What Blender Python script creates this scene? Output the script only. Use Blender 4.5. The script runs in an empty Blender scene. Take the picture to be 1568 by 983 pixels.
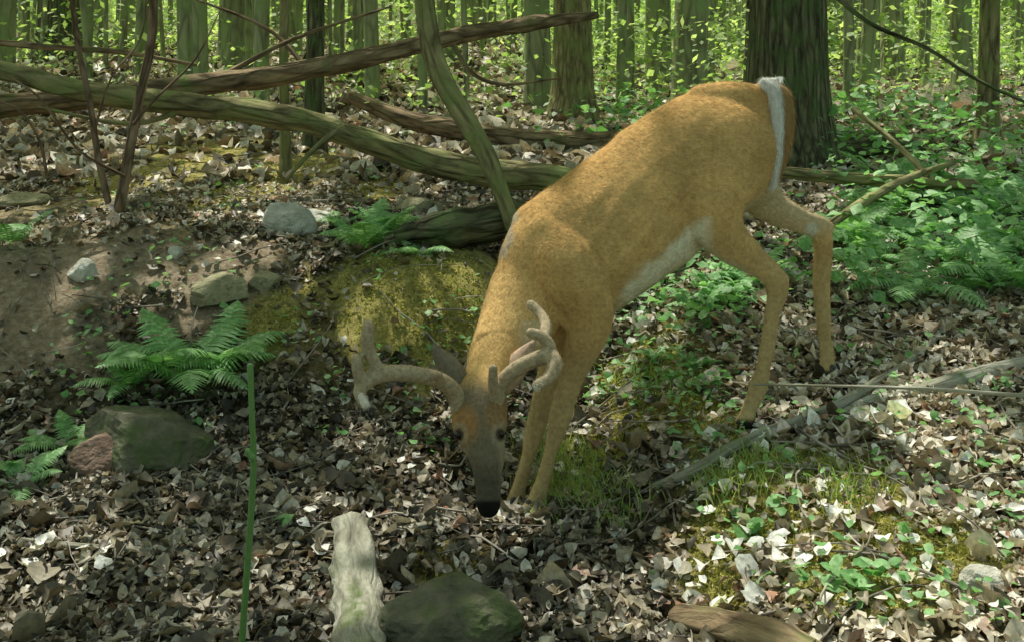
import bpy, math, random
import numpy as np
from mathutils import Vector, noise as mn
rng=np.random.default_rng(7); random.seed(7)
F=1681.0; ZC=1.5
# survey helper: bearing / drop measured from the camera post, at a real distance Y (metres) -> world position
def P(u,v,Y): return ((u-784)*Y/F, Y, ZC-(v-60)*Y/F)
# ---------------------------------------------------------------- noise / terrain
def _h(ix,iy,s):
    a=np.sin(ix*127.1+iy*311.7+s*74.7)*43758.5453
    return a-np.floor(a)
def vn(x,y,s=0):
    x=np.asarray(x,float);y=np.asarray(y,float)
    ix=np.floor(x);iy=np.floor(y);fx=x-ix;fy=y-iy
    fx=fx*fx*(3-2*fx);fy=fy*fy*(3-2*fy)
    return (_h(ix,iy,s)*(1-fx)+_h(ix+1,iy,s)*fx)*(1-fy)+(_h(ix,iy+1,s)*(1-fx)+_h(ix+1,iy+1,s)*fx)*fy
def ss(t): t=np.clip(t,0,1); return t*t*(3-2*t)
LY=[-20,0,3.0,4.0,4.35,4.95,5.3,8,12,20,30,60,120]; LZ=[0.1,0,0.0,0.06,0.2,0.50,0.57,0.72,0.95,1.5,2.2,4.5,12]
RY=[-20,0,2.5,3.5,4.2,6,8,14,25,60,120]; RZ=[0.2,0.2,0.22,0.26,0.36,0.55,0.70,0.88,1.2,4.2,12]
def g0(x,y):
    x=np.asarray(x,float);y=np.asarray(y,float)
    yy=y+0.35*(vn(x*1.1,y*0.3,3)-.5)
    L=np.interp(yy,LY,LZ);R=np.interp(yy,RY,RZ)
    w=ss((x-0.05+0.2*(vn(x*1.1,y*1.1,5)-.5))/0.75)
    z=L*(1-w)+R*w
    z=z+0.05*(vn(x*2.1,y*2.1,1)-.5)+0.03*(vn(x*6,y*6,2)-.5)+0.25*(vn(x*.4,y*.4,9)-.5)*ss((y-6)/6)
    z=z+0.13*np.exp(-(((x+0.32)/0.38)**2+((y-4.75)/0.28)**2))
    return z
HO=[P(806,788,3.42),P(782,784,3.55),P(1141,655,3.52),P(1268,580,3.86)]
HO=np.array(HO); SG=0.22
K=np.exp(-(((HO[:,None,0]-HO[None,:,0])**2+(HO[:,None,1]-HO[None,:,1])**2)/SG**2))+np.eye(4)*0.02
W=np.linalg.solve(K,HO[:,2]-g0(HO[:,0],HO[:,1]))
def g(x,y):
    z=g0(x,y)
    for i in range(4):
        z=z+W[i]*np.exp(-(((x-HO[i,0])**2+(y-HO[i,1])**2)/SG**2))
    return z
YS=np.concatenate([np.arange(1.6,12,0.02),np.arange(12,90,0.3)])
def hit(u,v):
    X=(u-784)*YS/F; Z=ZC-(v-60)*YS/F
    G=g(X,YS); k=np.argmax(Z<G)
    if not (Z<G).any(): k=len(YS)-1
    return float(X[k]),float(YS[k]),float(G[k])
# ---------------------------------------------------------------- materials
def newmat(name):
    m=bpy.data.materials.new(name); m.use_nodes=True
    nt=m.node_tree; nt.nodes.clear()
    out=nt.nodes.new('ShaderNodeOutputMaterial')
    return m,nt,out
def ramp(nt,cols,fac=None,interp='LINEAR'):
    r=nt.nodes.new('ShaderNodeValToRGB'); r.color_ramp.interpolation=interp
    e=r.color_ramp.elements
    while len(e)<len(cols): e.new(0.5)
    for i,(p,c) in enumerate(cols):
        e[i].position=p; e[i].color=(c[0],c[1],c[2],1)
    if fac is not None: nt.links.new(fac,r.inputs[0])
    return r
def nz(nt,scale,vec=None,detail=6,rough=.6,dist=0):
    n=nt.nodes.new('ShaderNodeTexNoise'); n.inputs['Scale'].default_value=scale
    n.inputs['Detail'].default_value=detail; n.inputs['Roughness'].default_value=rough
    n.inputs['Distortion'].default_value=dist
    if vec is not None: nt.links.new(vec,n.inputs['Vector'])
    return n
def bsdf(nt,rough=.8,spec=.25):
    b=nt.nodes.new('ShaderNodeBsdfPrincipled'); b.inputs['Roughness'].default_value=rough
    b.inputs['Specular IOR Level'].default_value=spec
    return b
def bump(nt,h,b,strength=.5,dist=.01):
    n=nt.nodes.new('ShaderNodeBump'); n.inputs['Strength'].default_value=strength
    n.inputs['Distance'].default_value=dist
    nt.links.new(h,n.inputs['Height']); nt.links.new(n.outputs[0],b.inputs['Normal'])
def mixc(nt,f,a,b,mode='MIX'):
    m=nt.nodes.new('ShaderNodeMix'); m.data_type='RGBA'; m.blend_type=mode
    if isinstance(f,float): m.inputs[0].default_value=f
    else: nt.links.new(f,m.inputs[0])
    for s,i in ((a,6),(b,7)):
        if isinstance(s,tuple): m.inputs[i].default_value=(*s,1)
        else: nt.links.new(s,m.inputs[i])
    return m.outputs[2]
def attr(nt,name):
    a=nt.nodes.new('ShaderNodeAttribute'); a.attribute_name=name; return a
def leaf_mat(name,cols,trans=.4,rough=.55,spec=.3,tcol=None):
    m,nt,out=newmat(name)
    geo=nt.nodes.new('ShaderNodeNewGeometry')
    r=ramp(nt,cols,geo.outputs['Random Per Island'])
    tc=nt.nodes.new('ShaderNodeTexCoord')
    n=nz(nt,60,tc.outputs['Object'],3)
    rr=ramp(nt,[(.3,(.6,.6,.6)),(.7,(1.25,1.25,1.25))],n.outputs[0])
    col=mixc(nt,1.0,r.outputs[0],rr.outputs[0],'MULTIPLY')
    b=bsdf(nt,rough,spec); nt.links.new(col,b.inputs['Base Color'])
    if trans>0:
        t=nt.nodes.new('ShaderNodeBsdfTranslucent')
        tcc=mixc(nt,1.0,col,tcol or (1.3,1.4,.7),'MULTIPLY')
        nt.links.new(tcc,t.inputs[0])
        mx=nt.nodes.new('ShaderNodeMixShader'); mx.inputs[0].default_value=trans
        nt.links.new(b.outputs[0],mx.inputs[1]); nt.links.new(t.outputs[0],mx.inputs[2])
        nt.links.new(mx.outputs[0],out.inputs[0])
    else: nt.links.new(b.outputs[0],out.inputs[0])
    return m
def bark_mat(name,dark,light,moss=0.3,mcol=(.13,.18,.05),sc=18,stretch=.22,bs=.9,bd=.02,cell=.7):
    m,nt,out=newmat(name)
    a=attr(nt,'bark')
    mp=nt.nodes.new('ShaderNodeMapping'); mp.inputs['Scale'].default_value=(1,1,stretch)
    nt.links.new(a.outputs['Vector'],mp.inputs[0])
    n=nz(nt,sc,mp.outputs[0],8,.65,.4)
    n2=nz(nt,sc*.25,a.outputs['Vector'],4)
    vo=nt.nodes.new('ShaderNodeTexVoronoi'); vo.feature='DISTANCE_TO_EDGE'; vo.inputs['Scale'].default_value=sc*.8
    nt.links.new(mp.outputs[0],vo.inputs['Vector'])
    r=ramp(nt,[(.33,dark),(.5,tuple((d+l)/2 for d,l in zip(dark,light))),(.68,light)],n.outputs[0])
    vr=ramp(nt,[(0,(1-cell*.93,)*3),(.18,(1,1,1))],vo.outputs[0])
    c=mixc(nt,.7,r.outputs[0],vr.outputs[0],'MULTIPLY')
    mr=ramp(nt,[(.62-moss*.35,(0,0,0)),(.78-moss*.3,(1,1,1))],n2.outputs[0])
    c2=mixc(nt,mr.outputs[0],c,mcol)
    b=bsdf(nt,.9,.15); nt.links.new(c2,b.inputs['Base Color'])
    ad=nt.nodes.new('ShaderNodeMath'); ad.operation='ADD'
    nt.links.new(n.outputs[0],ad.inputs[0]); nt.links.new(vr.outputs[0],ad.inputs[1])
    bump(nt,ad.outputs[0],b,bs,bd)
    nt.links.new(b.outputs[0],out.inputs[0]); return m
def rock_mat(name,c1,c2,mossamt=.3):
    m,nt,out=newmat(name)
    tc=nt.nodes.new('ShaderNodeTexCoord')
    n=nz(nt,14,tc.outputs['Object'],10,.7); n2=nz(nt,9,tc.outputs['Object'],8,.7)
    r=ramp(nt,[(.3,c1),(.7,c2)],n.outputs[0])
    mr=ramp(nt,[(.65-mossamt*.4,(0,0,0)),(.75-mossamt*.3,(1,1,1))],n2.outputs[0])
    c=mixc(nt,mr.outputs[0],r.outputs[0],(.10,.13,.05))
    b=bsdf(nt,.85,.2); nt.links.new(c,b.inputs['Base Color']); bump(nt,n.outputs[0],b,1,.03)
    nt.links.new(b.outputs[0],out.inputs[0]); return m
# ---------------------------------------------------------------- mesh helpers
def link(ob,parent=None):
    bpy.context.scene.collection.objects.link(ob)
    if parent: ob.parent=parent
    return ob
def mesh_tris(name,V,T,mat,smooth=True,parent=None):
    me=bpy.data.meshes.new(name); V=np.asarray(V,np.float32); T=np.asarray(T,np.int32)
    me.vertices.add(len(V)); me.vertices.foreach_set('co',V.ravel())
    me.loops.add(T.size); me.loops.foreach_set('vertex_index',T.ravel())
    me.polygons.add(len(T)); me.polygons.foreach_set('loop_start',np.arange(0,T.size,T.shape[1],dtype=np.int32))
    me.update(calc_edges=True)
    if smooth: me.polygons.foreach_set('use_smooth',np.ones(len(T),bool))
    me.materials.append(mat)
    return link(bpy.data.objects.new(name,me),parent)
def cr(A,sub):
    A=np.asarray(A,float)
    Q=np.vstack([2*A[0]-A[1],A,2*A[-1]-A[-2]]); out=[]
    for i in range(1,len(Q)-2):
        p0,p1,p2,p3=Q[i-1:i+3]
        for k in range(sub):
            t=k/sub
            out.append(.5*((2*p1)+(-p0+p2)*t+(2*p0-5*p1+4*p2-p3)*t*t+(-p0+3*p1-3*p2+p3)*t**3))
    out.append(A[-1]); return np.array(out)
class MB:
    def __init__(s): s.v=[];s.f=[];s.a=[]
    def tube(s,pts,ra,rb=None,hint=None,seg=12,sub=4,nzamp=0,nzs=6,ridge=0,round_=True):
        rb=ra if rb is None else rb
        A=cr(np.column_stack([np.array(pts,float),ra,rb]),sub)
        A[:,3:]=np.maximum(A[:,3:],.0008)
        C=A[:,:3];T=np.gradient(C,axis=0);T/=np.linalg.norm(T,axis=1)[:,None]+1e-9
        if hint is None:
            hint=(0,1,0) if abs(T.mean(0)[1])<.75 else (0,0,1)
        H=np.array(hint,float)[None]; E2=H-(H*T).sum(1)[:,None]*T; E2/=np.linalg.norm(E2,axis=1)[:,None]+1e-9
        E1=np.cross(T,E2)
        rings=[]
        def add(c,a,b,e1,e2,L): rings.append((c,a,b,e1,e2,L))
        L=np.concatenate([[0],np.cumsum(np.linalg.norm(np.diff(C,axis=0),axis=1))])
        m=len(C)
        if round_:
            r=min(A[0,3],A[0,4])
            for o,k in ((.9,.4),(.55,.8)): add(C[0]-T[0]*r*o,A[0,3]*k,A[0,4]*k,E1[0],E2[0],-r*o)
        for i in range(m): add(C[i],A[i,3],A[i,4],E1[i],E2[i],L[i])
        if round_:
            r=min(A[-1,3],A[-1,4])
            for o,k in ((.55,.8),(.9,.4)): add(C[-1]+T[-1]*r*o,A[-1,3]*k,A[-1,4]*k,E1[-1],E2[-1],L[-1]+r*o)
        b0=len(s.v); off=random.random()*50
        for (c,a,b,e1,e2,l) in rings:
            for j in range(seg):
                th=2*math.pi*j/seg; cx,sx=math.cos(th),math.sin(th)
                k=1.0
                if nzamp: k+=nzamp*mn.noise(Vector((cx*1.2+off,sx*1.2,l*nzs)))+nzamp*.5*mn.noise(Vector((cx*3+off,sx*3,l*nzs*3)))
                if ridge: k+=ridge*mn.noise(Vector((cx*5+off,sx*5,l*1.2)))
                s.v.append(tuple(c+e1*cx*a*k+e2*sx*b*k)); s.a.append((cx*a+off,sx*b,l))
        n=len(rings)
        for i in range(n-1):
            for j in range(seg):
                a_=b0+i*seg+j; b_=b0+i*seg+(j+1)%seg
                s.f.append((a_,b_,b_+seg,a_+seg))
        for i,rv in ((0,False),(n-1,True)):
            s.v.append(tuple(rings[i][0])); s.a.append((off,0,rings[i][5])); ci=len(s.v)-1
            for j in range(seg):
                a_=b0+i*seg+j;b_=b0+i*seg+(j+1)%seg
                s.f.append((a_,b_,ci) if rv else (b_,a_,ci))
        return s
    def obj(s,name,mat,parent=None):
        me=bpy.data.meshes.new(name); me.from_pydata(s.v,[],s.f); me.update()
        at=me.attributes.new('bark','FLOAT_VECTOR','POINT'); at.data.foreach_set('vector',np.array(s.a,np.float32).ravel())
        me.polygons.foreach_set('use_smooth',np.ones(len(me.polygons),bool))
        if mat: me.materials.append(mat)
        return link(bpy.data.objects.new(name,me),parent)
def leaves(name,C,S,tmpl,tris,mat,tilt=.5,wv=1.0,curl=.0,smooth=False,parent=None):
    N=len(C); C=np.asarray(C);S=np.asarray(S)
    yaw=rng.uniform(0,2*math.pi,N)
    a=rng.normal(0,tilt,N);b=rng.normal(0,tilt,N)
    t=np.repeat(tmpl[None],N,0).copy()
    t[:,:,1]*=rng.uniform(.6,1.25,N)[:,None]*wv
    if curl:
        cu=rng.normal(0,curl,N)[:,None]; cv=rng.normal(curl*.4,curl,N)[:,None]
        t[:,:,2]+=cu*(t[:,:,0]-.5)**2*2.0+cv*np.abs(t[:,:,1])*1.6
        t+=rng.normal(0,.035,t.shape)
    ca,sa=np.cos(a)[:,None],np.sin(a)[:,None]; cb,sb=np.cos(b)[:,None],np.sin(b)[:,None]
    x=t[:,:,0]-.5;y=t[:,:,1];z=t[:,:,2]
    y,z=y*ca-z*sa,y*sa+z*ca
    x,z=x*cb-z*sb,x*sb+z*cb
    cy,sy=np.cos(yaw)[:,None],np.sin(yaw)[:,None]
    x,y=x*cy-y*sy,x*sy+y*cy
    V=np.stack([x,y,z],-1)*S[:,None,None]+C[:,None,:]
    Tt=np.array(tris)[None]+(np.arange(N)*tmpl.shape[0])[:,None,None]
    return mesh_tris(name,V.reshape(-1,3),Tt.reshape(-1,3),mat,smooth,parent)
LT=np.array([(0,0,0),(.35,0,0),(.7,0,0),(1,0,0),(.22,.24,0),(.5,.33,0),(.75,.2,0),(.22,-.24,0),(.5,-.33,0),(.75,-.2,0)],float)
LF=[(0,1,4),(1,5,4),(1,2,5),(2,6,5),(2,3,6),(1,0,7),(1,7,8),(2,1,8),(2,8,9),(3,2,9)]
DT=np.array([(0,0,0),(.45,.3,.03),(1,0,0),(.45,-.3,.03)],float); DF=[(0,2,1),(0,3,2)]
# ---------------------------------------------------------------- ground patches
def patch(u,v,ru,stretch=1.8):
    x,y,z=hit(u,v); r=ru*y/F; return (x,y,r,r*stretch)
MOSS=[patch(*p) for p in [(1010,560,70),(1090,650,60),(950,600,50),(1220,820,70),(1350,900,60),(1480,830,50),(1100,880,50),(350,300,50,3),(580,300,50,2),(690,440,85,1.5),(640,500,70,1.4),(720,510,50,1.4),(1000,590,80),(1040,640,60),(960,660,50),(1150,730,90),(1130,800,60),(1300,740,80),(1400,840,60),(690,930,80),(260,250,90,3),(450,260,70,3),(900,730,50),(560,440,60),(880,720,60),(1260,890,60),(430,480,50)]]
DIRT=[patch(*p) for p in [(60,430,140,1.2),(200,400,100,1.2),(350,430,80,1.2),(40,330,90,1.5),(690,430,60,1.2),(620,470,50,1.2),(100,500,80,1.2)]]
def mask(L,x,y,sd=0):
    m=np.zeros_like(np.asarray(x,float))
    for (px,py,a,b) in L:
        d=((x-px)/a)**2+((y-py)/b)**2
        m=np.maximum(m,np.exp(-d*.9))
    return np.clip(m*1.7*(.35+1.3*vn(x*9,y*9,20+sd)),0,1)
ys=np.concatenate([np.linspace(-12,1.8,30)[:-1],np.arange(1.8,6.5,.022),np.geomspace(6.5,130,170)])
nx=420; s=np.linspace(-1,1,nx); s=np.sign(s)*np.abs(s)**1.3
XX=s[None,:]*(3.5+np.abs(ys-2)[:,None]*1.0); YY=np.repeat(ys[:,None],nx,1)
ZZ=g(XX,YY)+.02*(vn(XX*22,YY*22,4)-.5)*(YY<8)
m,nt,out=newmat('forest_floor_mat')
tc=nt.nodes.new('ShaderNodeTexCoord'); o=tc.outputs['Object']
n1=nz(nt,30,o,10,.75,.3); n2=nz(nt,3.5,o,6,.6)
r1=ramp(nt,[(.3,(.03,.024,.015)),(.45,(.10,.08,.045)),(.6,(.20,.16,.10)),(.75,(.38,.33,.25))],n1.outputs[0])
dr=ramp(nt,[(.3,(.20,.14,.09)),(.5,(.40,.31,.21)),(.7,(.64,.54,.42))],n1.outputs[0])
mr=ramp(nt,[(.3,(.16,.15,.045)),(.5,(.44,.38,.12)),(.7,(.68,.58,.24))],n1.outputs[0])
ad=attr(nt,'dirt');am=attr(nt,'moss');ag=attr(nt,'farg')
c=mixc(nt,ad.outputs['Fac'],r1.outputs[0],dr.outputs[0])
c=mixc(nt,am.outputs['Fac'],c,mr.outputs[0])
gm=nt.nodes.new('ShaderNodeMath');gm.operation='MULTIPLY'
gr=ramp(nt,[(.38,(0,0,0)),(.56,(1,1,1))],n2.outputs[0])
nt.links.new(gr.outputs[0],gm.inputs[0]);nt.links.new(ag.outputs['Fac'],gm.inputs[1])
c=mixc(nt,gm.outputs[0],c,(.15,.26,.06))
b=bsdf(nt,.95,.1); nt.links.new(c,b.inputs['Base Color']); bump(nt,n1.outputs[0],b,1,.04)
nt.links.new(b.outputs[0],out.inputs[0]); gmat=m
ny=len(ys); idx=np.arange(ny*nx).reshape(ny,nx)
Q=np.stack([idx[:-1,:-1],idx[:-1,1:],idx[1:,1:],idx[1:,:-1]],-1).reshape(-1,4)
ter=mesh_tris('forest_floor',np.stack([XX,YY,ZZ],-1).reshape(-1,3),Q,gmat)
for nm,val in (('moss',mask(MOSS,XX,YY)),('dirt',mask(DIRT,XX,YY,3)),('farg',ss((YY-6)/8)*np.where(XX>0,1,.5))):
    at=ter.data.attributes.new(nm,'FLOAT','POINT'); at.data.foreach_set('value',val.astype(np.float32).ravel())
# ---------------------------------------------------------------- leaf litter
lit=leaf_mat('sunlit_dead_leaf',[(0,(.09,.065,.04)),(.2,(.22,.17,.10)),(.45,(.44,.37,.25)),(.7,(.66,.59,.46)),(.92,(.88,.84,.76)),(1,(.5,.24,.13))],.2,.5,.5,(1.1,1.05,.8))  # paler copy of the litter, sunlight on the bank put into its colour
litd=leaf_mat('shaded_dead_leaf',[(0,(.035,.029,.02)),(.25,(.10,.083,.055)),(.5,(.21,.175,.12)),(.75,(.34,.30,.22)),(.92,(.58,.54,.46)),(1,(.24,.12,.07))],.15,.5,.4,(1.1,1.05,.8))  # darker copy of the same litter, shade of the hollow in its colour
def litter(name,N,y0,y1,sz,p=1.0):
    y=y0+(y1-y0)*rng.random(N)**p; x=rng.uniform(-1,1,N)*(y*.55+.5)
    keep=(rng.random(N)>.93*mask(DIRT,x,y,3))&(rng.random(N)>.82*mask(MOSS,x,y))
    keep&=rng.random(N)<.35+1.1*vn(x*3,y*3,40)
    x=x[keep];y=y[keep];N=len(x)
    z=g(x,y)+rng.uniform(.0,.03,N)
    C_=np.stack([x,y,z],1); S_=sz*rng.lognormal(0,.4,N)
    pale=rng.random(N)<np.where(y<5,.10+.85*ss((x-.15)/.7),.65)  # pale share grows towards the sunlit right bank, imitating light
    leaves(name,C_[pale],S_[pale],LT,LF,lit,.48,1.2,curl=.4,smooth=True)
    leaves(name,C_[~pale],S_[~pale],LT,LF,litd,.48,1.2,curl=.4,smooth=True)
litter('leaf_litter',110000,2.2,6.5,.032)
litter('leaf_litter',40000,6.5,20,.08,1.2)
bl_=leaf_mat('sunspot_leaf',[(0,(.75,.73,.68)),(1,(.9,.88,.84))],.2,.5,.3)  # near-white leaves painted as blown-out sun flecks, set at the sun spots
C_=[];S_=[]
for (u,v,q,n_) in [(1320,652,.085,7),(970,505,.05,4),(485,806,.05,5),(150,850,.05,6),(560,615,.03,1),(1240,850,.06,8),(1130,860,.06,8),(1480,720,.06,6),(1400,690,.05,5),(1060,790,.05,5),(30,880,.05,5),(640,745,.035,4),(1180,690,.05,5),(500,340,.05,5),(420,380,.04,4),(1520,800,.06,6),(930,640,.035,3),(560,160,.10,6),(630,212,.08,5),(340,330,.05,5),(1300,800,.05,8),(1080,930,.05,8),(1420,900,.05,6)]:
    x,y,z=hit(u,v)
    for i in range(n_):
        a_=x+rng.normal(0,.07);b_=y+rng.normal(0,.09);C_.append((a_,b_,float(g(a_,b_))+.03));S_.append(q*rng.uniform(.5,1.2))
leaves('sunspot_leaves',np.array(C_),np.array(S_),LT,LF,bl_,.3,1.3,curl=.35,smooth=True)
tw=bark_mat('twig_bark',(.14,.11,.08),(.5,.45,.37),0)
B=MB()
for i in range(520):
    y=rng.uniform(2.4,7.5);x=rng.uniform(-1,1)*(y*.5+.3);L=rng.uniform(.08,.45);a=rng.uniform(0,math.pi)
    pts=[]
    for k in range(4):
        t=k/3-.5; px=x+math.cos(a)*L*t+rng.normal(0,.012);py=y+math.sin(a)*L*t+rng.normal(0,.012)
        pts.append((px,py,float(g(px,py))+.02+rng.uniform(0,.02)))
    r=rng.uniform(.0015,.005); B.tube(pts,[r,r*.9,r*.8,r*.4],seg=5,sub=2)
B.obj('fallen_twigs',tw)
# ---------------------------------------------------------------- logs, trees
bk_log=bark_mat('dead_wood_bark',(.09,.06,.035),(.42,.31,.18),.15,sc=22)
bk_green=bark_mat('mossy_bark',(.12,.10,.05),(.42,.37,.18),.45,(.22,.25,.09),sc=22)
bk_oak=bark_mat('oak_bark',(.04,.04,.022),(.26,.25,.14),.35,(.11,.16,.06),sc=26,stretch=.16,bs=1,bd=.03)
bk_far=bark_mat('distant_bark',(.20,.21,.12),(.42,.43,.25),.5,(.26,.34,.14),sc=12,bs=.5)  # bark colour lightened to imitate haze over distance
bk_red=bark_mat('sapling_bark',(.14,.09,.055),(.38,.26,.17),0,sc=30)
def log(name,pts,r,mat,seg=14,sub=6,amp=.25,branches=()):
    B=MB(); B.tube([P(*p) for p in pts],r,seg=seg,sub=sub,nzamp=amp,nzs=4)
    for bp,br in branches: B.tube([P(*p) for p in bp],br,seg=8,sub=4,nzamp=.15)
    return B.obj(name,mat)
log('fallen_tree',[(-90,168,5.6),(0,163,5.7),(230,140,5.9),(480,106,6.2),(690,58,6.6),(820,36,6.9),(912,24,7.1)],[.06,.06,.062,.06,.052,.045,.025],bk_log,
   branches=[([(690,60,6.6),(720,110,6.5),(770,130,6.4),(860,120,6.3)],[.015,.012,.01,.004]),
             ([(470,108,6.2),(430,60,6.3),(380,30,6.3),(300,0,6.4)],[.015,.012,.01,.006]),
             ([(230,140,5.9),(330,120,6.0),(450,60,6.2),(600,10,6.4)],[.02,.016,.012,.006])])
log('fallen_tree',[(-90,80,5.4),(0,108,5.4),(120,138,5.4),(260,158,5.45),(440,180,5.5),(560,215,5.55),(660,248,5.6),(760,266,5.7),(870,276,5.75),(960,300,5.8)],[.04,.045,.05,.06,.062,.06,.066,.07,.068,.05],bk_green,
   branches=[([(520,195,5.5),(470,240,5.4),(440,275,5.35)],[.02,.012,.008]),([(300,162,5.5),(200,190,5.3),(60,165,5.2)],[.015,.012,.006])])
log('fallen_log',[(540,150,8.5),(620,182,8.3),(700,200,8.2),(800,216,8.2),(930,222,8.2)],[.05,.07,.08,.09,.09],bk_log)
log('fallen_log',[(1000,236,7.2),(1150,232,7.4),(1300,226,7.6),(1420,228,7.8)],[.1,.11,.11,.08],bk_oak)
log('fallen_log',[(1195,264,5.9),(1280,272,5.9),(1380,278,5.9),(1490,284,5.9)],[.03,.034,.036,.03],bk_green)
log('broken_branch',[(1270,345,5.1),(1330,305,5.3),(1400,270,5.6),(1460,250,5.8)],[.02,.024,.02,.012],bk_green)
log('broken_branch',[(1308,168,6.3),(1360,210,6.1),(1420,268,5.9)],[.015,.015,.016],bk_green)
log('dead_branch',[(1250,-30,6.6),(1330,35,6.5),(1420,75,6.4),(1500,125,6.3),(1600,170,6.2)],[.016,.014,.012,.01,.008],bk_oak,amp=.1)
log('dead_branch',[(-60,60,6.8),(60,72,6.8),(180,80,6.9),(300,100,7)],[.02,.02,.016,.01],bk_log)
log('rotting_log',[(620,362,4.95),(690,352,5.0),(760,338,5.05),(800,330,5.1)],[.05,.09,.09,.07],bk_oak,amp=.5)
def tree(name,u,Y,r,mat,H=11,lean=(0,0),seg=20,limbs=4,ridge=.06,flare=1.5):
    x=(u-784)*Y/F; z=float(g(x,Y)); B=MB(); pts=[];rr=[]
    for k,t in enumerate([-.03,.0,.03,.1,.2,.4,.7,1]):
        pts.append((x+lean[0]*H*t+rng.normal(0,.02)*t*3,Y+lean[1]*H*t,z+H*t)); rr.append(r*(flare if k<2 else 1.15 if k==2 else 1-.75*t*t-.12*t))
    B.tube(pts,rr,hint=(0,1,0),seg=seg,sub=8,nzamp=.06,nzs=.8,ridge=ridge)
    for i in range(limbs):
        t=rng.uniform(.45,.9);a=rng.uniform(0,6.28);L=rng.uniform(1.2,2.8)
        b=np.array((x+lean[0]*H*t,Y+lean[1]*H*t,z+H*t)); d=np.array((math.cos(a),math.sin(a),.5))
        B.tube([b,b+d*L*.4,b+d*L*.7+(0,0,.2),b+d*L+(0,0,.6)],[r*.4,r*.3,r*.2,r*.06],seg=8,sub=3,nzamp=.1)
    return B.obj(name,mat)
tree('oak_tree',1204,7.4,.255,bk_oak,ridge=.12,seg=48)
tree('maple_tree',876,10,.17,bk_green,ridge=.06,seg=28)
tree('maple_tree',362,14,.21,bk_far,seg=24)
tree('oak_tree',90,15,.27,bk_oak,seg=24)
tree('beech_tree',482,7.9,.065,bk_oak,ridge=.03,lean=(.003,0))
tree('young_tree',1512,8.2,.07,bk_green,lean=(.012,0))
tree('young_tree',438,6.8,.03,bk_green,lean=(-.01,0),H=7)
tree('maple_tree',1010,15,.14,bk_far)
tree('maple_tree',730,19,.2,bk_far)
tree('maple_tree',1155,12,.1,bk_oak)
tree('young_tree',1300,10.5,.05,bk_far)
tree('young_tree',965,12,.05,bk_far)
def sap(name,pts,r,mat,**k): return log(name,pts,r,mat,seg=10,sub=6,amp=.08,**k)
sap('leaning_sapling',[(786,345,4.95),(772,310,5.0),(745,240,5.1),(705,170,5.2),(668,100,5.3),(650,0,5.4),(646,-150,5.5),(655,-500,5.6)],[.04,.036,.046,.05,.052,.05,.045,.02],bk_green)
sap('maple_sapling',[(183,318,4.95),(195,250,5.0),(212,160,5.05),(232,60,5.1),(236,-30,5.1),(250,-300,5.1)],[.026,.024,.022,.022,.02,.008],bk_red,
    branches=[([(205,190,5.0),(240,150,5.0),(300,90,5.1),(340,10,5.1)],[.008,.006,.005,.002]),([(190,270,4.95),(120,230,4.9),(60,150,4.9),(0,110,4.9)],[.007,.006,.005,.002])])
sap('maple_sapling',[(165,308,4.95),(150,240,5),(138,160,5),(118,60,5.1),(105,-60,5.1),(90,-300,5.1)],[.016,.015,.014,.013,.011,.004],bk_red,
    branches=[([(145,200,5),(170,120,5),(215,60,5.1),(225,-20,5.1)],[.006,.005,.004,.002])])
sap('maple_sapling',[(72,268,5.2),(60,215,5.2),(30,170,5.2),(-20,150,5.2)],[.008,.007,.006,.003],bk_red)
B=MB()
for i in range(290):
    Y=rng.uniform(10.5,26) if i%2 else rng.uniform(11,55); x=rng.uniform(-1,1)*(Y*.5+1); u=784+x*F/Y
    if Y<16 and (1100<u<1290 or 830<u<920): continue
    r=rng.choice([.03,.05,.08,.13,.19],p=[.35,.28,.2,.11,.06]); z=float(g(x,Y)); H=rng.uniform(7,12); l=rng.normal(0,.03,2)
    B.tube([(x+l[0]*H*t,Y+l[1]*H*t,z+H*t-.1) for t in (0,.04,.3,.6,1)],[r*1.3,r,r*.9,r*.7,r*.2],hint=(0,1,0),seg=8,sub=2,nzamp=.1,nzs=1)
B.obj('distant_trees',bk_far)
# understory foliage
ug=leaf_mat('understory_leaf',[(0,(.18,.30,.09)),(.4,(.32,.46,.16)),(.75,(.48,.61,.27)),(1,(.70,.78,.44))],.5,.5,.4)  # leaf colours paled to imitate bright background haze
C=[];S=[]
for i in range(1900):
    Y=9+42*rng.random()**.9; x=rng.uniform(-1,1)*(Y*.5+1); u=784+x*F/Y
    if u<820 and rng.random()<.5: continue
    zb=float(g(x,Y)); h=rng.choice([.25,.8,1.8,3.2],p=[.5,.2,.2,.1])
    if Y<13 and h>.8: continue
    n=int(rng.uniform(25,80)); sc=.25+Y*.012
    c=rng.normal(0,1,(n,3))*np.array([sc,sc,sc*.45])+np.array([x,Y,zb+h])
    c[:,2]=np.maximum(c[:,2],g(c[:,0],c[:,1])+.03)
    C.append(c);S.append(np.full(n,.045+.003*Y)*rng.uniform(.6,1.4,n))
C=np.vstack(C);S=np.concatenate(S)
leaves('understory_foliage',C,S,DT,DF,ug,.5,1.2)
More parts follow.
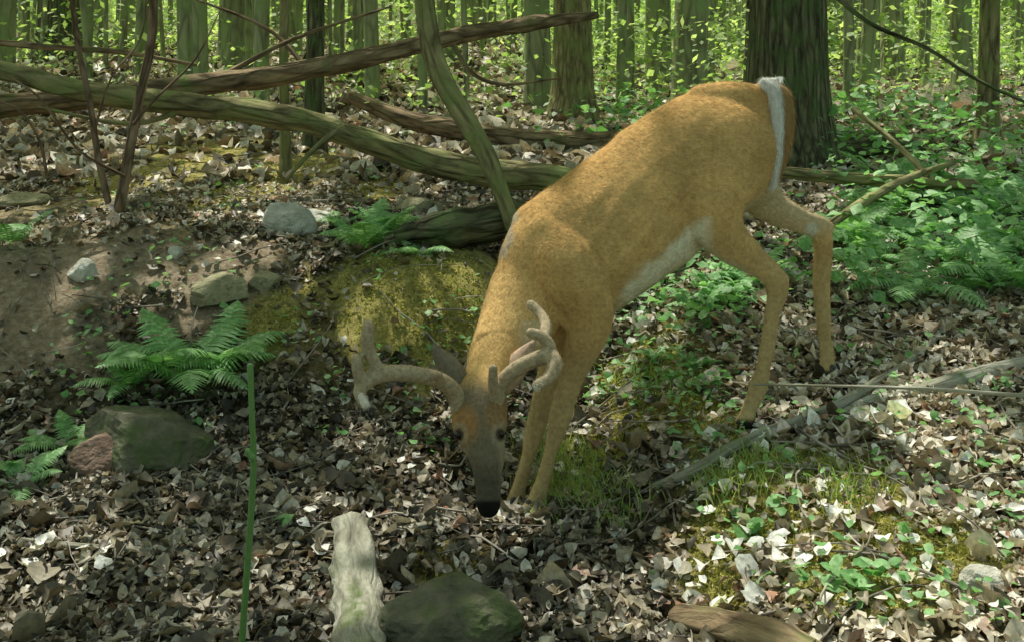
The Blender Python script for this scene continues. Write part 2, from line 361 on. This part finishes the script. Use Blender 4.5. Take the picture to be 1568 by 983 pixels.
# ---------------------------------------------------------------- canopy (out of view, shaped along sun rays to place shade and sun patches)
sd=np.array([-.20,.40,.89]);sd/=np.linalg.norm(sd)
GAPS=[(1200,790,110),(1290,850,130),(1440,800,100),(1110,890,80),(1530,900,70),(1320,655,40),(1240,690,55),(1380,720,60),(450,330,50),(340,330,28),(500,345,30),(540,160,60),(630,215,40),(500,800,26),(60,850,50),(180,838,30),(20,930,50),(640,745,30),(730,815,36),(600,820,24),(970,505,20),(1480,560,30),(1010,440,50),(1120,430,40),(400,385,24),(1060,960,60),(900,900,40),(880,640,24),(1440,350,60),(1380,400,40),(280,480,24),(30,360,20),(690,440,40),(1450,660,50),(1180,860,120),(1380,900,120),(1240,780,90),(1500,740,70),(300,880,24),(420,900,30),(120,760,24),(340,640,18),(700,620,20),(560,680,18),(150,250,30),(250,210,30),(420,290,30),(60,60,30),(960,560,24),(1200,480,30),(780,850,30),(545,880,36),(545,840,30),(550,960,30),(200,300,26),(560,250,26),(330,250,26),(80,250,20),(480,420,14),(770,600,16),(260,810,18),(90,900,26),(330,940,30),(1000,520,30),(900,560,18),(1350,300,50),(1450,270,50),(1540,330,50),(1300,420,40),(1480,420,50),(1330,200,40),(1450,190,40),(1000,470,30),(110,420,26),(210,470,18),(330,430,20),(430,300,40),(250,180,40),(60,180,30),(650,300,20),(1100,470,26)]
SUNP=[hit(a,b)[:2]+(r*hit(a,b)[1]/F,) for a,b,r in GAPS]
def canopy(name,N,x0,x1,y0,y1,zl,zh,size,gap,near):
    x=rng.uniform(x0,x1,N);y=rng.uniform(y0,y1,N)
    keep=np.ones(N,bool)
    if near:
        for (px,py,r) in SUNP:
            rr=r*1.1+.05; d=((x-px)/rr)**2+((y-py)/(rr*1.5))**2
            keep&=~((d<1.6)&(vn(x*8,y*8,61)*2.2>d*.6))
        keep&=(vn(x*3.3,y*3.3,55)*.5+vn(x*9,y*9,56)*.5)<np.where(y>5.3,.5,gap)
    else: keep&=(vn(x*.9,y*.9,57)*.55+vn(x*2.6,y*2.6,58)*.45)<gap
    x=x[keep];y=y[keep];z=g(x,y);h=rng.uniform(zl,zh,len(x))
    C=np.stack([x+sd[0]/sd[2]*h,y+sd[1]/sd[2]*h,z+h],1)
    leaves(name,C,size*rng.uniform(.7,1.3,len(x)),DT,DF,can,.45,1.3)
can=leaf_mat('canopy_leaf',[(0,(.12,.20,.05)),(1,(.22,.34,.10))],.5,.5,.3)
canopy('shade_canopy',42000,-4.0,4.5,.8,9,5.5,7.0,.15,.66,True)
canopy('shade_canopy',20000,-22,22,9,48,6.5,9,.34,.44,False)
# ---------------------------------------------------------------- rocks
def rock(name,u,v,w,h,mat,Y=None,seed=0,d=None,sink=.25):
    x,y,z=hit(u,v) if Y is None else P(u,v,Y)
    import bmesh
    bm=bmesh.new(); bmesh.ops.create_icosphere(bm,subdivisions=5,radius=1)
    sx=w*y/F/2; sz=h*y/F/2; sy=d or sx*.8
    rs=np.random.default_rng(seed+100); PL=[]
    for i in range(13):
        d_=rs.normal(0,1,3);d_/=np.linalg.norm(d_);PL.append((Vector(d_),rs.uniform(.62,.9)))
    for vt in bm.verts:
        p=vt.co.normalized(); k=1.0
        for d_,o_ in PL:
            dt=p.dot(d_)
            if dt>1e-3: k=min(k,o_/dt)
        k+=.05*mn.noise(p*3+Vector((seed,0,0)))+.03*mn.noise(p*9)+.015*mn.noise(p*22)
        vt.co=Vector((p.x*sx*k*1.15,p.y*sy*k*1.15,p.z*sz*k*1.15))
    me=bpy.data.meshes.new(name);bm.to_mesh(me);bm.free();me.materials.append(mat)
    ob=link(bpy.data.objects.new(name,me)); ob.location=(x,y,z+sz*(1-2*sink)*.5); ob.rotation_euler=(rs.uniform(-.15,.15),rs.uniform(-.2,.2),rs.uniform(-.5,.5))
    return ob
rg=rock_mat('grey_stone',(.38,.36,.29),(.80,.78,.68),.1); rm=rock_mat('mossy_stone',(.07,.07,.045),(.20,.19,.13),.45); rr_=rock_mat('red_stone',(.13,.08,.06),(.34,.24,.18),.1); rd=rock_mat('brown_stone',(.20,.19,.11),(.46,.42,.26),.2)  # grey stone colour raised to read as sunlit
rock('mossy_rock',225,705,190,130,rm,seed=1)
rock('red_rock',160,722,100,80,rr_,seed=2)
rock('grey_rock',436,352,90,62,rg,seed=3)
rock('grey_rock',490,345,50,35,rg,seed=4)
rock('grey_rock',128,428,42,40,rg,seed=5)
rock('brown_rock',337,455,95,50,rd,seed=6)
rock('brown_rock',408,440,55,36,rd,seed=7)
rock('grey_rock',270,395,24,24,rg,seed=8)
rock('mossy_rock',690,975,210,120,rm,seed=9)
rock('grey_rock',1505,905,70,50,rg,seed=10)
rock('brown_rock',640,330,70,40,rd,seed=11)
rock('brown_rock',30,315,80,30,rd,seed=12)
# foreground wood
wood=bark_mat('weathered_wood',(.17,.16,.11),(.54,.52,.42),.15,sc=30,stretch=.1,bs=.8,cell=.4)
pale=bark_mat('pale_bark',(.16,.15,.105),(.58,.56,.45),.2,sc=36,stretch=.2,bs=1,bd=.03,cell=.15)
def gl(name,uv,r,mat,lift=.5,flat=1,amp=.2):
    B=MB(); pts=[]
    for (u,v),q in zip(uv,r):
        x,y,z=hit(u,v); pts.append((x,y,z+q*lift))
    B.tube(pts,r,[a*flat for a in r],hint=(0,0,1),seg=24,sub=8,nzamp=amp,nzs=8); return B.obj(name,mat)
gl('weathered_log',[(546,1060),(546,970),(543,890),(538,822)],[.064,.062,.058,.055],pale,.8,.45,.35)
gl('stump_wood',[(1045,962),(1110,978),(1180,998),(1260,1030)],[.038,.046,.048,.04],bk_log,.6,.8)
gl('exposed_root',[(1490,445),(1475,480),(1430,530),(1385,570),(1340,600),(1270,645),(1185,675),(1120,705),(1060,735),(1000,757)],[.009,.010,.012,.013,.016,.019,.019,.018,.016,.01],wood,1.6)
gl('exposed_root',[(1600,560),(1500,585),(1420,605),(1330,625),(1260,655)],[.028,.029,.026,.022,.012],wood,.6)
gl('fallen_branch',[(20,830),(120,850),(230,852),(330,850),(420,845)],[.006,.009,.009,.008,.005],wood,1.8)
gl('fallen_branch',[(590,825),(650,815),(700,800),(750,797)],[.010,.011,.009,.005],wood,1.8)
gl('fallen_branch',[(0,765),(80,790),(180,822),(280,850)],[.005,.006,.006,.003],tw,2)
B=MB();B.tube([P(1155,588,3.25),P(1260,590,3.15),P(1400,594,3.0),P(1580,606,2.85)],[.0035,.004,.005,.006],seg=6);B.obj('thin_stick',wood)
gs,nt,out=newmat('green_stalk');b=bsdf(nt,.5,.3);n=nz(nt,40);r=ramp(nt,[(.3,(.08,.18,.05)),(.7,(.18,.32,.10))],n.outputs[0]);nt.links.new(r.outputs[0],b.inputs['Base Color']);nt.links.new(b.outputs[0],out.inputs[0])
B=MB();B.tube([P(368,1040,2.62),P(372,960,2.6),P(380,850,2.58),P(388,720,2.56),P(386,640,2.55),P(383,560,2.55)],[.008,.008,.008,.0075,.007,.0075],seg=8)
B.tube([P(386,700,2.55),P(380,690,2.55)],[.009,.008],seg=8)
B.obj('green_sapling_stem',gs)
# ---------------------------------------------------------------- ferns & herbs
fm=leaf_mat('fern_green',[(0,(.15,.34,.11)),(.6,(.27,.49,.19)),(1,(.42,.64,.32))],.4,.5,.4,(1.1,1.3,.7))
def frond(V,T,base,az,L,arch,w=.28,n=22):
    b=np.array(base);d=np.array((math.cos(az),math.sin(az),0));sdv=np.array((-d[1],d[0],0))
    def rp(t): return b+d*L*(t*.95*arch+ t*(1-arch)*.35)+np.array((0,0,1))*L*((1.1-arch*.4)*t-.75*arch*t*t)
    for i in range(n):
        t=.12+.88*i/n; p=rp(t);q=rp(t+.02);tg=(q-p)/np.linalg.norm(q-p)
        ln=L*w*math.sin(math.pi*min(1,(.12+t*.9)))**.7*(1-.3*t)
        if ln<.004: ln=.004
        for s_ in (-1,1):
            o=sdv*s_*.9+tg*.35; o/=np.linalg.norm(o); o=o+np.array((0,0,-.12+random.uniform(-.1,.1)))
            wd=tg*L/n*.42; k=len(V)
            m1=p+o*ln*.45
            V+= [p-wd*.8,p+wd*.8,m1+wd*.9,m1-wd*.8,p+o*ln+np.array((0,0,-ln*.2))]
            T+= [(k,k+1,k+2),(k,k+2,k+3),(k+3,k+2,k+4)]
    for i in range(8):
        p=rp(i/8);q=rp((i+1)/8);r=sdv*.003;k=len(V);V+=[p-r,p+r,q+r,q-r];T+=[(k,k+1,k+2),(k,k+2,k+3)]
def fern(name,plants):
    V=[];T=[]
    for (u,v,L,n,Y) in plants:
        if Y: p=P(u,v,Y);p=(p[0],p[1],float(g(p[0],p[1])))
        else: p=hit(u,v)
        a0=random.random()*6
        for i in range(n):
            frond(V,T,(p[0],p[1],p[2]),a0+i*6.283/n+random.uniform(-.3,.3),L*random.uniform(.75,1.15),random.uniform(.45,.95))
    return mesh_tris(name,np.array(V),T,fm,False)
fern('fern',[(285,590,.46,8,None),(250,580,.38,5,None),(335,565,.38,5,None)])
fern('fern',[(560,385,.34,8,None),(590,360,.3,6,None)])
fern('fern',[(110,690,.22,7,None),(200,600,.24,6,None)])
fern('fern',[(30,750,.2,7,None)])
fern('fern',[(640,395,.2,6,None),(520,350,.2,6,None)])
fern('fern',[(15,195,.3,7,5.1)])
fr=[]
for i in range(34): fr.append((random.uniform(1290,1600),random.uniform(270,460),random.uniform(.2,.45),6,None))
fern('fern',fr)
fr=[]
for i in range(18): fr.append((random.uniform(940,1180),random.uniform(400,480),random.uniform(.13,.26),6,None))
for i in range(8): fr.append((random.uniform(920,1100),random.uniform(540,600),random.uniform(.07,.12),5,None))
fern('fern',fr)
C=[];S=[]
def herb(u,v,r,n,s,h):
    x,y,z=hit(u,v); c=rng.normal(0,1,(n,3))*np.array([r,r,0])+np.array([x,y,0]); c[:,2]=g(c[:,0],c[:,1])+rng.uniform(.02,h,n); C.append(c);S.append(np.full(n,s)*rng.uniform(.6,1.3,n))
for i in range(54): herb(random.uniform(1270,1600),random.uniform(240,470),.12,20,.06,.3)
for i in range(40): herb(random.uniform(900,1200),random.uniform(390,500),.1,10,.05,.12)
for i in range(95): herb(random.uniform(1040,1568),random.uniform(480,960),.05,5,.03,.06)
for i in range(26): herb(random.uniform(850,1120),random.uniform(530,640),.05,7,.03,.06)
for i in range(90): herb(random.uniform(0,800),random.uniform(190,700),.06,5,.035,.06)
for i in range(60): herb(random.uniform(900,1568),random.uniform(180,260),.3,20,.08,.4)
for u,v,s in [(1280,905,.08),(1320,900,.07),(1190,790,.05),(1150,830,.05),(1380,845,.05),(430,805,.06),(680,380,.05),(30,730,.08)]: herb(u,v,.03,4,s,.06)
leaves('woodland_seedlings',np.vstack(C),np.concatenate(S),LT,LF,fm,.35,1.3,curl=.15)
gm_=leaf_mat('grass_blade',[(0,(.2,.30,.07)),(1,(.42,.50,.18))],.4,.5,.3)
V=[];T=[]
for i in range(1200):
    u,v=random.choice([(880,740),(900,760),(820,770),(850,700),(1100,760),(1180,720),(1000,590),(930,790),(1300,760)]); u+=random.gauss(0,34);v+=random.gauss(0,20)
    x,y,z=hit(u,v);h=random.uniform(.03,.10);a=random.random()*6.28;dx=math.cos(a);dy=math.sin(a);w=.0018;k=len(V)
    V+=[(x-w,y,z),(x+w,y,z),(x+dx*h*.25+w*.7,y+dy*h*.25,z+h*.6),(x+dx*h*.25-w*.7,y+dy*h*.25,z+h*.6),(x+dx*h*.8,y+dy*h*.8,z+h*.9)]
    T+=[(k,k+1,k+2),(k,k+2,k+3),(k+3,k+2,k+4)]
mesh_tris('grass',np.array(V),T,gm_,False)
mo_=leaf_mat('moss_tuft',[(0,(.16,.17,.04)),(.5,(.38,.36,.10)),(1,(.60,.55,.20))],.3,.7,.2)
M_=30000; k_=rng.integers(0,len(MOSS),M_); mp_=np.array(MOSS)[k_]
x_=mp_[:,0]+rng.normal(0,.62,M_)*mp_[:,2]; y_=mp_[:,1]+rng.normal(0,.62,M_)*mp_[:,3]
kp=rng.random(M_)<mask(MOSS,x_,y_); x_=x_[kp];y_=y_[kp]
leaves('moss',np.stack([x_,y_,g(x_,y_)+.006],1),rng.uniform(.010,.024,len(x_)),DT,DF,mo_,.9,.7)
# ---------------------------------------------------------------- deer
deer=bpy.data.objects.new('white_tailed_deer',None); link(deer)
def px(L):
    return [P(a[0],a[1],a[2]) for a in L],[a[3]*a[2]/F for a in L],[a[4] for a in L]
D=MB()
def part(L,seg=20,sub=5):
    p,a,b=px(L); D.tube(p,a,b,hint=(0,1,0),seg=seg,sub=sub)
part([(1160,180,3.72,38,.08),(1143,198,3.71,68,.12),(1105,226,3.69,96,.15),(1045,264,3.66,106,.155),(985,314,3.62,108,.17),(925,358,3.58,106,.178),(872,396,3.54,104,.165),(838,430,3.51,88,.13),(818,465,3.49,58,.09)],28,6)
part([(860,385,3.54,78,.12),(818,445,3.48,68,.095),(788,502,3.40,56,.08),(760,552,3.31,44,.07),(742,592,3.25,36,.065)],22)
part([(812,345,3.54,30,.06),(870,310,3.56,34,.06),(930,270,3.58,34,.06)],14)
part([(1070,165,3.68,34,.05),(1110,156,3.70,32,.06),(1160,152,3.71,22,.05),(1188,150,3.71,16,.04)],14)
part([(1112,225,3.63,58,.07),(1098,262,3.585,66,.085),(1088,315,3.53,54,.075),(1110,362,3.53,36,.055),(1148,394,3.54,25,.036),(1180,420,3.54,18,.025),(1190,440,3.54,19,.023),(1184,480,3.54,13.5,.018),(1173,545,3.53,12,.016),(1161,592,3.53,14.5,.019),(1149,622,3.52,12,.017),(1141,648,3.50,15,.022)],18)
part([(1178,404,3.54,9,.014),(1201,430,3.54,9,.014)],12)
part([(1150,190,3.82,44,.07),(1148,260,3.83,50,.07),(1176,312,3.84,28,.045),(1222,338,3.85,19,.03),(1254,352,3.86,17,.023),(1261,385,3.87,14,.02),(1258,440,3.87,12,.017),(1262,505,3.87,11.5,.016),(1266,540,3.87,13.5,.018),(1266,560,3.86,11.5,.017),(1267,574,3.85,13,.02)],16)
part([(1258,343,3.86,11,.018),(1272,350,3.86,8,.013)],10)
part([(832,350,3.46,32,.05),(864,398,3.405,50,.06),(892,448,3.385,44,.058),(903,490,3.39,35,.05),(888,545,3.41,25,.034),(868,600,3.42,18.5,.025),(857,640,3.42,18,.024),(846,680,3.42,11.5,.017),(833,730,3.42,11,.016),(824,758,3.42,14,.019),(814,775,3.41,12,.018),(806,784,3.40,14,.022)],18)
part([(845,430,3.42,20,.03),(860,470,3.41,20,.03),(884,500,3.40,16,.03)],12)
part([(870,430,3.62,40,.05),(868,495,3.60,32,.045),(846,560,3.58,23,.031),(829,620,3.57,17,.023),(820,655,3.57,16,.022),(808,700,3.56,10.5,.016),(796,742,3.56,11,.016),(790,762,3.55,13,.018),(782,780,3.54,13,.02)],16)
part([(1055,335,3.54,16,.04),(1085,352,3.53,12,.04)],12)
part([(770,505,3.41,30,.06),(783,450,3.46,30,.06),(802,390,3.5,32,.06),(826,342,3.54,30,.06)],12)
HL=[(742,585,3.235,33,.055),(737,612,3.20,41,.066),(734,643,3.175,43,.07),(738,668,3.155,37,.064),(744,695,3.135,28.5,.052),(747,725,3.125,22.5,.042),(748,755,3.12,19.5,.035),(748,770,3.12,19.5,.031),(748,779,3.125,17,.026)]
part(HL,20)
part([(704,648,3.145,12,.024),(709,665,3.135,9,.02)],10); part([(767,645,3.145,12,.024),(764,664,3.135,9,.02)],10)
part([(744,670,3.20,31,.045),(752,700,3.185,22,.035),(750,730,3.16,17,.03)],12)
part([(736,772,3.105,7,.012),(742,764,3.10,6,.01)],8);part([(758,772,3.105,7,.012),(752,764,3.10,6,.01)],8)
body=D.obj('body',None,deer)
md=body.modifiers.new('r','REMESH');md.mode='VOXEL';md.voxel_size=.006
md=body.modifiers.new('s','SMOOTH');md.factor=.6;md.iterations=9
dg=bpy.context.evaluated_depsgraph_get();me=bpy.data.meshes.new_from_object(body.evaluated_get(dg))
body.modifiers.clear();body.data=me
N=len(me.vertices);co=np.empty(N*3);me.vertices.foreach_get('co',co);co=co.reshape(-1,3)
no=np.empty(N*3);me.vertices.foreach_get('normal',no);no=no.reshape(-1,3)
X,Y,Z=co.T; U=784+X*F/Y; Vv=60+(ZC-Z)*F/Y
rel=.010*(vn(X*9,Z*9,80)-.5)+.006*(vn(X*22,Z*18,81)-.5)
rib=.0035*np.sin((X*.75-Z*.65)*95+2*vn(X*5,Z*5,82))*np.exp(-((U-960)/70)**2-((Vv-350)/60)**2)
co+=no*((rel*(Y>3.3)*(Vv<600)+rib)[:,None]); me.vertices.foreach_set('co',co.ravel()); me.update()
tmp=np.empty(N*3);me.vertices.foreach_get('normal',tmp);no=tmp.reshape(-1,3)
nn=vn(X*40,Z*40,70)-.5
def sm(a,b,x): return ss((x-a)/(b-a))
col=np.tile(np.array([.62,.41,.17]),(N,1))
def blend(c,w):
    global col
    w=np.clip(w,0,1)[:,None]; col=col*(1-w)+np.array(c)*w
tone=(vn(X*7,Z*7,71)*.5+vn(X*20,Z*20,72)*.5)
col*=(0.74+.50*tone)[:,None]
blend((.48,.27,.09),.55*sm(.2,.9,no[:,2])*(Vv<420))
blend((.68,.50,.25),.5*sm(-.1,-.6,no[:,2]))
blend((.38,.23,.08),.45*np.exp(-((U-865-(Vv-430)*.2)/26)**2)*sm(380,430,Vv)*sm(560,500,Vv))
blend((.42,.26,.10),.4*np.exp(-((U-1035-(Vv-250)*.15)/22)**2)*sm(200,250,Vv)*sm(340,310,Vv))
blend((.46,.35,.18),.8*np.where(U>1000,sm(350,470,Vv),sm(470,620,Vv)*(U>775))*(Y>3.3))
bline=478-(U-940)*.88
fade=sm(935,965,U)*sm(1100,1070,U)*(Vv>330)*(Vv<500)
blend((.80,.76,.60),fade*sm(-36,-14,(Vv-bline)+nn*14))
blend((.60,.55,.38),sm(-.45,-.8,no[:,2])*(U>900)*(Vv<480))
blend((.58,.50,.34),.7*(Y>3.74)*(U>1120)*(Vv>240)*sm(.1,-.5,no[:,1])*sm(380,330,Vv))
blend((.64,.62,.50),sm(14,7,np.hypot(U-1243,Vv-352)))
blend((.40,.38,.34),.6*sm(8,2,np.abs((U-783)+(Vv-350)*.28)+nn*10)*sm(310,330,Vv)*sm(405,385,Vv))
blend((.62,.54,.38),.6*(Vv>490)*(Vv<590)*sm(785,810,U)*(Y<3.5)*(U<840))
hd=(Y<3.33)&(U<790)&(Vv>560); hw=hd*sm(565,605,Vv)
blend((.20,.165,.11),hw)
blend((.36,.20,.08),hd*sm(36,14,np.hypot(U-706,(Vv-650)*.8)))
blend((.32,.19,.08),hd*.8*sm(30,12,np.hypot(U-764,(Vv-636)*.8)))
blend((.42,.34,.22),hd*.8*sm(760,774,U)*(Vv>675)*(Vv<750))
blend((.42,.34,.22),hd*.5*sm(722,708,U)*(Vv>685)*(Vv<750))
blend((.11,.095,.07),hd*sm(690,740,Vv)*sm(776,760,U))
for ex in (703,766):
    blend((.36,.30,.20),hd*.6*sm(18,11,np.hypot((U-ex),(Vv-665)*.8)))
    blend((.04,.03,.02),hd*.9*sm(9,5,np.hypot(U-ex,(Vv-665)*.75)))
blend((.015,.015,.014),hd*sm(762,770,Vv))
for (hx,hy,hz) in HO: blend((.035,.03,.025),sm(.10,.07,np.hypot(X-hx,Y-hy))*sm(hz+.045,hz+.03,Z))
def setcol(me_,c):
    ca=me_.color_attributes.new('coat','FLOAT_COLOR','POINT');ca.data.foreach_set('color',np.column_stack([c,np.ones(len(c))]).astype(np.float32).ravel())
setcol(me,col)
me.polygons.foreach_set('use_smooth',np.ones(len(me.polygons),bool))
fur,nt,out=newmat('deer_fur')
a=attr(nt,'coat');tc=nt.nodes.new('ShaderNodeTexCoord')
n=nz(nt,70,tc.outputs['Object'],6,.7);r=ramp(nt,[(.3,(.75,.73,.7)),(.7,(1.2,1.2,1.2))],n.outputs[0])
c=mixc(nt,1.0,a.outputs['Color'],r.outputs[0],'MULTIPLY')
b=bsdf(nt,.9,.1);nt.links.new(c,b.inputs['Base Color']);bump(nt,n.outputs[0],b,.5,.006)
nt.links.new(b.outputs[0],out.inputs[0])
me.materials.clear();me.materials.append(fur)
def hair(name,co,no,col,M,L0,flow,parent):
    i=rng.integers(0,len(co),M); p=co[i]+rng.normal(0,.003,(M,3)); n_=no[i]; f=flow[i]
    t=f-(f*n_).sum(1)[:,None]*n_; t/=np.linalg.norm(t,axis=1)[:,None]+1e-6
    t=t+n_*.22+rng.normal(0,.14,(M,3)); L=L0[i]*rng.uniform(.6,1.3,M)
    sdv=np.cross(t,n_);sdv/=np.linalg.norm(sdv,axis=1)[:,None]+1e-6
    p=p-n_*.001
    V=np.stack([p-sdv*.0007,p+sdv*.0007,p+t*L[:,None]],1).reshape(-1,3)
    ob=mesh_tris(name,V,np.arange(3*M).reshape(-1,3),fur,False,parent)
    c_=np.clip(col[i]*rng.uniform(.75,1.28,M)[:,None],0,.9)
    setcol(ob.data,np.repeat(c_,3,0))
flow=np.tile(np.array([.8,0,-.12]),(N,1))
leg=((U>1000)&(Vv>340))|((U>775)&(Vv>480)&(Y>3.3)); flow[leg]=(.1,0,-1)
nk=(U<850)&(Vv>380)&~leg; flow[nk]=(.45,.2,.6); flow[hd]=(0,.2,1)
L0=np.full(N,.013);L0[leg]=.008;L0[hd]=.006
L0[(Vv>745)&hd]=.002
hair('fur',co,no,col,150000,L0,flow,deer)
def flat(name,c,rough=.8,c2=None):
    m,nt,out=newmat(name);b=bsdf(nt,rough,.4 if rough<.4 else .15);tc=nt.nodes.new('ShaderNodeTexCoord');n=nz(nt,90,tc.outputs['Object'],4)
    r=ramp(nt,[(.3,tuple(x*.75 for x in c)),(.7,c2 or tuple(min(1,x*1.2) for x in c))],n.outputs[0]);nt.links.new(r.outputs[0],b.inputs['Base Color']);bump(nt,n.outputs[0],b,.4,.004)
    nt.links.new(b.outputs[0],out.inputs[0]);return m
def pt(Bd,L,seg=14): p,a_,b_=px(L);Bd.tube(p,a_,b_,hint=(0,1,0),seg=seg,sub=5)
def furry(Bd,name,mat,c,M,L,fl):
    ob=Bd.obj(name,mat,deer); md=ob.modifiers.new('r','REMESH');md.mode='VOXEL';md.voxel_size=.004
    md=ob.modifiers.new('s','SMOOTH');md.factor=.5;md.iterations=3
    dg=bpy.context.evaluated_depsgraph_get();me=bpy.data.meshes.new_from_object(ob.evaluated_get(dg));ob.modifiers.clear();ob.data=me
    me.polygons.foreach_set('use_smooth',np.ones(len(me.polygons),bool))
    if not me.materials: me.materials.append(mat)
    n=len(me.vertices);a=np.empty(n*3);me.vertices.foreach_get('co',a);b=np.empty(n*3);me.vertices.foreach_get('normal',b)
    hair(name+'_fur',a.reshape(-1,3),b.reshape(-1,3),np.tile(np.array(c),(n,1)),M,np.full(n,L),np.tile(np.array(fl,float),(n,1)),deer)
T_=MB();pt(T_,[(1180,134,3.71,9,.03),(1196,150,3.70,15,.035),(1202,195,3.70,14,.035),(1197,240,3.70,9,.025),(1190,270,3.70,4,.01)])
furry(T_,'tail',flat('tail_brown',(.40,.26,.11)),(.44,.28,.12),8000,.022,(.1,0,-1))
T_=MB();pt(T_,[(1170,126,3.665,6,.02),(1184,138,3.655,8,.02),(1190,180,3.65,8.5,.02),(1187,235,3.655,9,.018),(1183,282,3.67,5,.008)])
pt(T_,[(1168,126,3.67,4,.01),(1197,120,3.67,2,.004)])
furry(T_,'tail_white',flat('tail_white',(.80,.80,.72)),(.92,.92,.84),9000,.026,(-.05,0,-1))
HB=MB()
for (hx,hy,hz) in HO:
    for o_ in (-.013,.013):
        b_=np.array((hx,hy+o_,hz))
        HB.tube([b_+(.012,0,.045),b_+(-.004,0,.022),b_+(-.024,0,.004)],[.014,.0135,.007],[.011,.012,.006],hint=(0,1,0),seg=10,sub=4)
    HB.tube([np.array((hx+.03,hy-.008,hz+.055)),np.array((hx+.036,hy-.008,hz+.04))],[.006,.004],seg=8)
HB.obj('hooves',flat('hoof_horn',(.05,.045,.035),.35),deer)
# antlers in velvet
A_=MB();vel=flat('antler_velvet',(.36,.275,.17),.9,(.53,.43,.29))
pt(A_,[(706,628,3.17,15,.024),(694,598,3.15,13,.022),(668,580,3.10,12.5,.021),(622,571,3.04,12.5,.020),(582,573,3.0,13,.020),(558,586,2.98,12,.019),(551,602,2.97,10,.015),(558,616,2.96,8,.012)])
pt(A_,[(582,572,3.0,11.5,.019),(568,545,2.99,10,.016),(562,520,2.98,10,.015),(564,498,2.98,9.5,.015)])
pt(A_,[(556,590,2.98,10,.016),(548,568,2.97,9,.014),(546,548,2.97,9,.014)])
pt(A_,[(690,600,3.15,9,.015),(678,586,3.11,8,.014),(671,573,3.06,6,.01)])
pt(A_,[(754,625,3.17,15,.024),(764,594,3.16,13,.022),(786,568,3.14,12,.020),(815,552,3.12,12,.020),(841,545,3.1,12,.02),(850,558,3.08,12,.018),(840,578,3.06,10,.017),(822,590,3.04,8,.014)])
pt(A_,[(845,548,3.1,11,.019),(841,528,3.11,9.5,.016),(828,514,3.11,8.5,.015),(812,509,3.11,8,.014)])
pt(A_,[(832,520,3.12,9,.015),(836,500,3.16,8.5,.014),(828,482,3.2,8,.014),(812,466,3.22,7.5,.012)])
pt(A_,[(757,610,3.15,9,.015),(755,585,3.12,8,.013),(755,563,3.1,7,.011)])
furry(A_,'antlers',vel,(.50,.41,.28),14000,.005,(0,0,1))
A_=MB();pt(A_,[(553,606,2.955,6,.010),(560,620,2.945,7,.010)],10);pt(A_,[(828,586,3.04,5,.009),(821,592,3.035,6.5,.009)],10)
furry(A_,'antler_tips',flat('pale_velvet',(.68,.62,.52)),(.76,.7,.6),900,.005,(0,0,-1))
def ear(name,base,tip,wpx,Yb,Yt,mat,mi):
    b_=np.array(P(*base,Yb));t_=np.array(P(*tip,Yt));ax=t_-b_;L=np.linalg.norm(ax);ax/=L
    sd_=np.cross(ax,(0,1,0));sd_/=np.linalg.norm(sd_);nr=np.cross(sd_,ax)
    V=[];T=[];n=14;mcols=9;w=wpx*Yb/F
    for i in range(n+1):
        t=i/n; ww=w*max(.05,math.sin(math.pi*min(1,(t*.93+.07)**.85))**.9)
        for j in range(mcols):
            s_=(j/(mcols-1))*2-1
            V.append(b_+ax*L*t+sd_*ww*s_+nr*w*.9*(s_*s_)*math.sin(math.pi*min(1,t*.8+.2)))
    for i in range(n):
        for j in range(mcols-1):
            a_=i*mcols+j;T.append((a_,a_+1,a_+mcols+1,a_+mcols))
    ob=mesh_tris(name,V,T,mat,True,deer);ob.data.materials.append(mi)
    so=ob.modifiers.new('t','SOLIDIFY');so.thickness=.006
    return ob
eg=flat('ear_fur',(.20,.17,.12));ep=flat('ear_inner',(.42,.30,.21))
ear('ear',(714,608),(662,528),17,3.21,3.22,eg,eg)
ear('ear_right',(768,600),(818,522),17,3.22,3.26,ep,ep)
em=flat('eye_dark',(.008,.006,.005),.12)
for nm,(u,v,Y_) in (('eye',(702,666,3.126)),('eye_right',(767,664,3.126))):
    bpy.ops.mesh.primitive_uv_sphere_add(segments=20,ring_count=12,radius=.0135,location=P(u,v,Y_));e=bpy.context.object;e.name=nm;e.scale=(.8,.8,1);e.data.materials.append(em);e.parent=deer;bpy.ops.object.shade_smooth()
# ---------------------------------------------------------------- light, camera
w=bpy.data.worlds.new('World');bpy.context.scene.world=w;w.use_nodes=True
nt=w.node_tree;bg=nt.nodes['Background'];sk=nt.nodes.new('ShaderNodeTexSky');sk.sky_type='NISHITA';sk.sun_disc=False
sk.sun_elevation=math.asin(sd[2]);sk.sun_rotation=math.atan2(sd[0],sd[1]);sk.dust_density=3;sk.ozone_density=1
mxo=mixc(nt,1.0,sk.outputs[0],(1.56,1.60,.98),'MULTIPLY')
nt.links.new(mxo,bg.inputs[0]);bg.inputs[1].default_value=.15
sl=bpy.data.lights.new('sun','SUN');sl.energy=5;sl.angle=math.radians(.5);sl.color=(1,.98,.88);so=link(bpy.data.objects.new('sun',sl))
so.rotation_euler=Vector(sd).to_track_quat('Z','Y').to_euler()
cam=bpy.data.cameras.new('camera');cam.sensor_width=36;cam.lens=36*F/1568;cam.shift_y=-(491.5-60)/1568;cam.clip_end=500;cam.clip_start=.05
co_=link(bpy.data.objects.new('camera',cam));co_.location=(0,0,ZC);co_.rotation_euler=(math.pi/2,0,0)
sc=bpy.context.scene;sc.camera=co_;sc.view_settings.view_transform='Standard';sc.view_settings.look='None';sc.view_settings.exposure=0
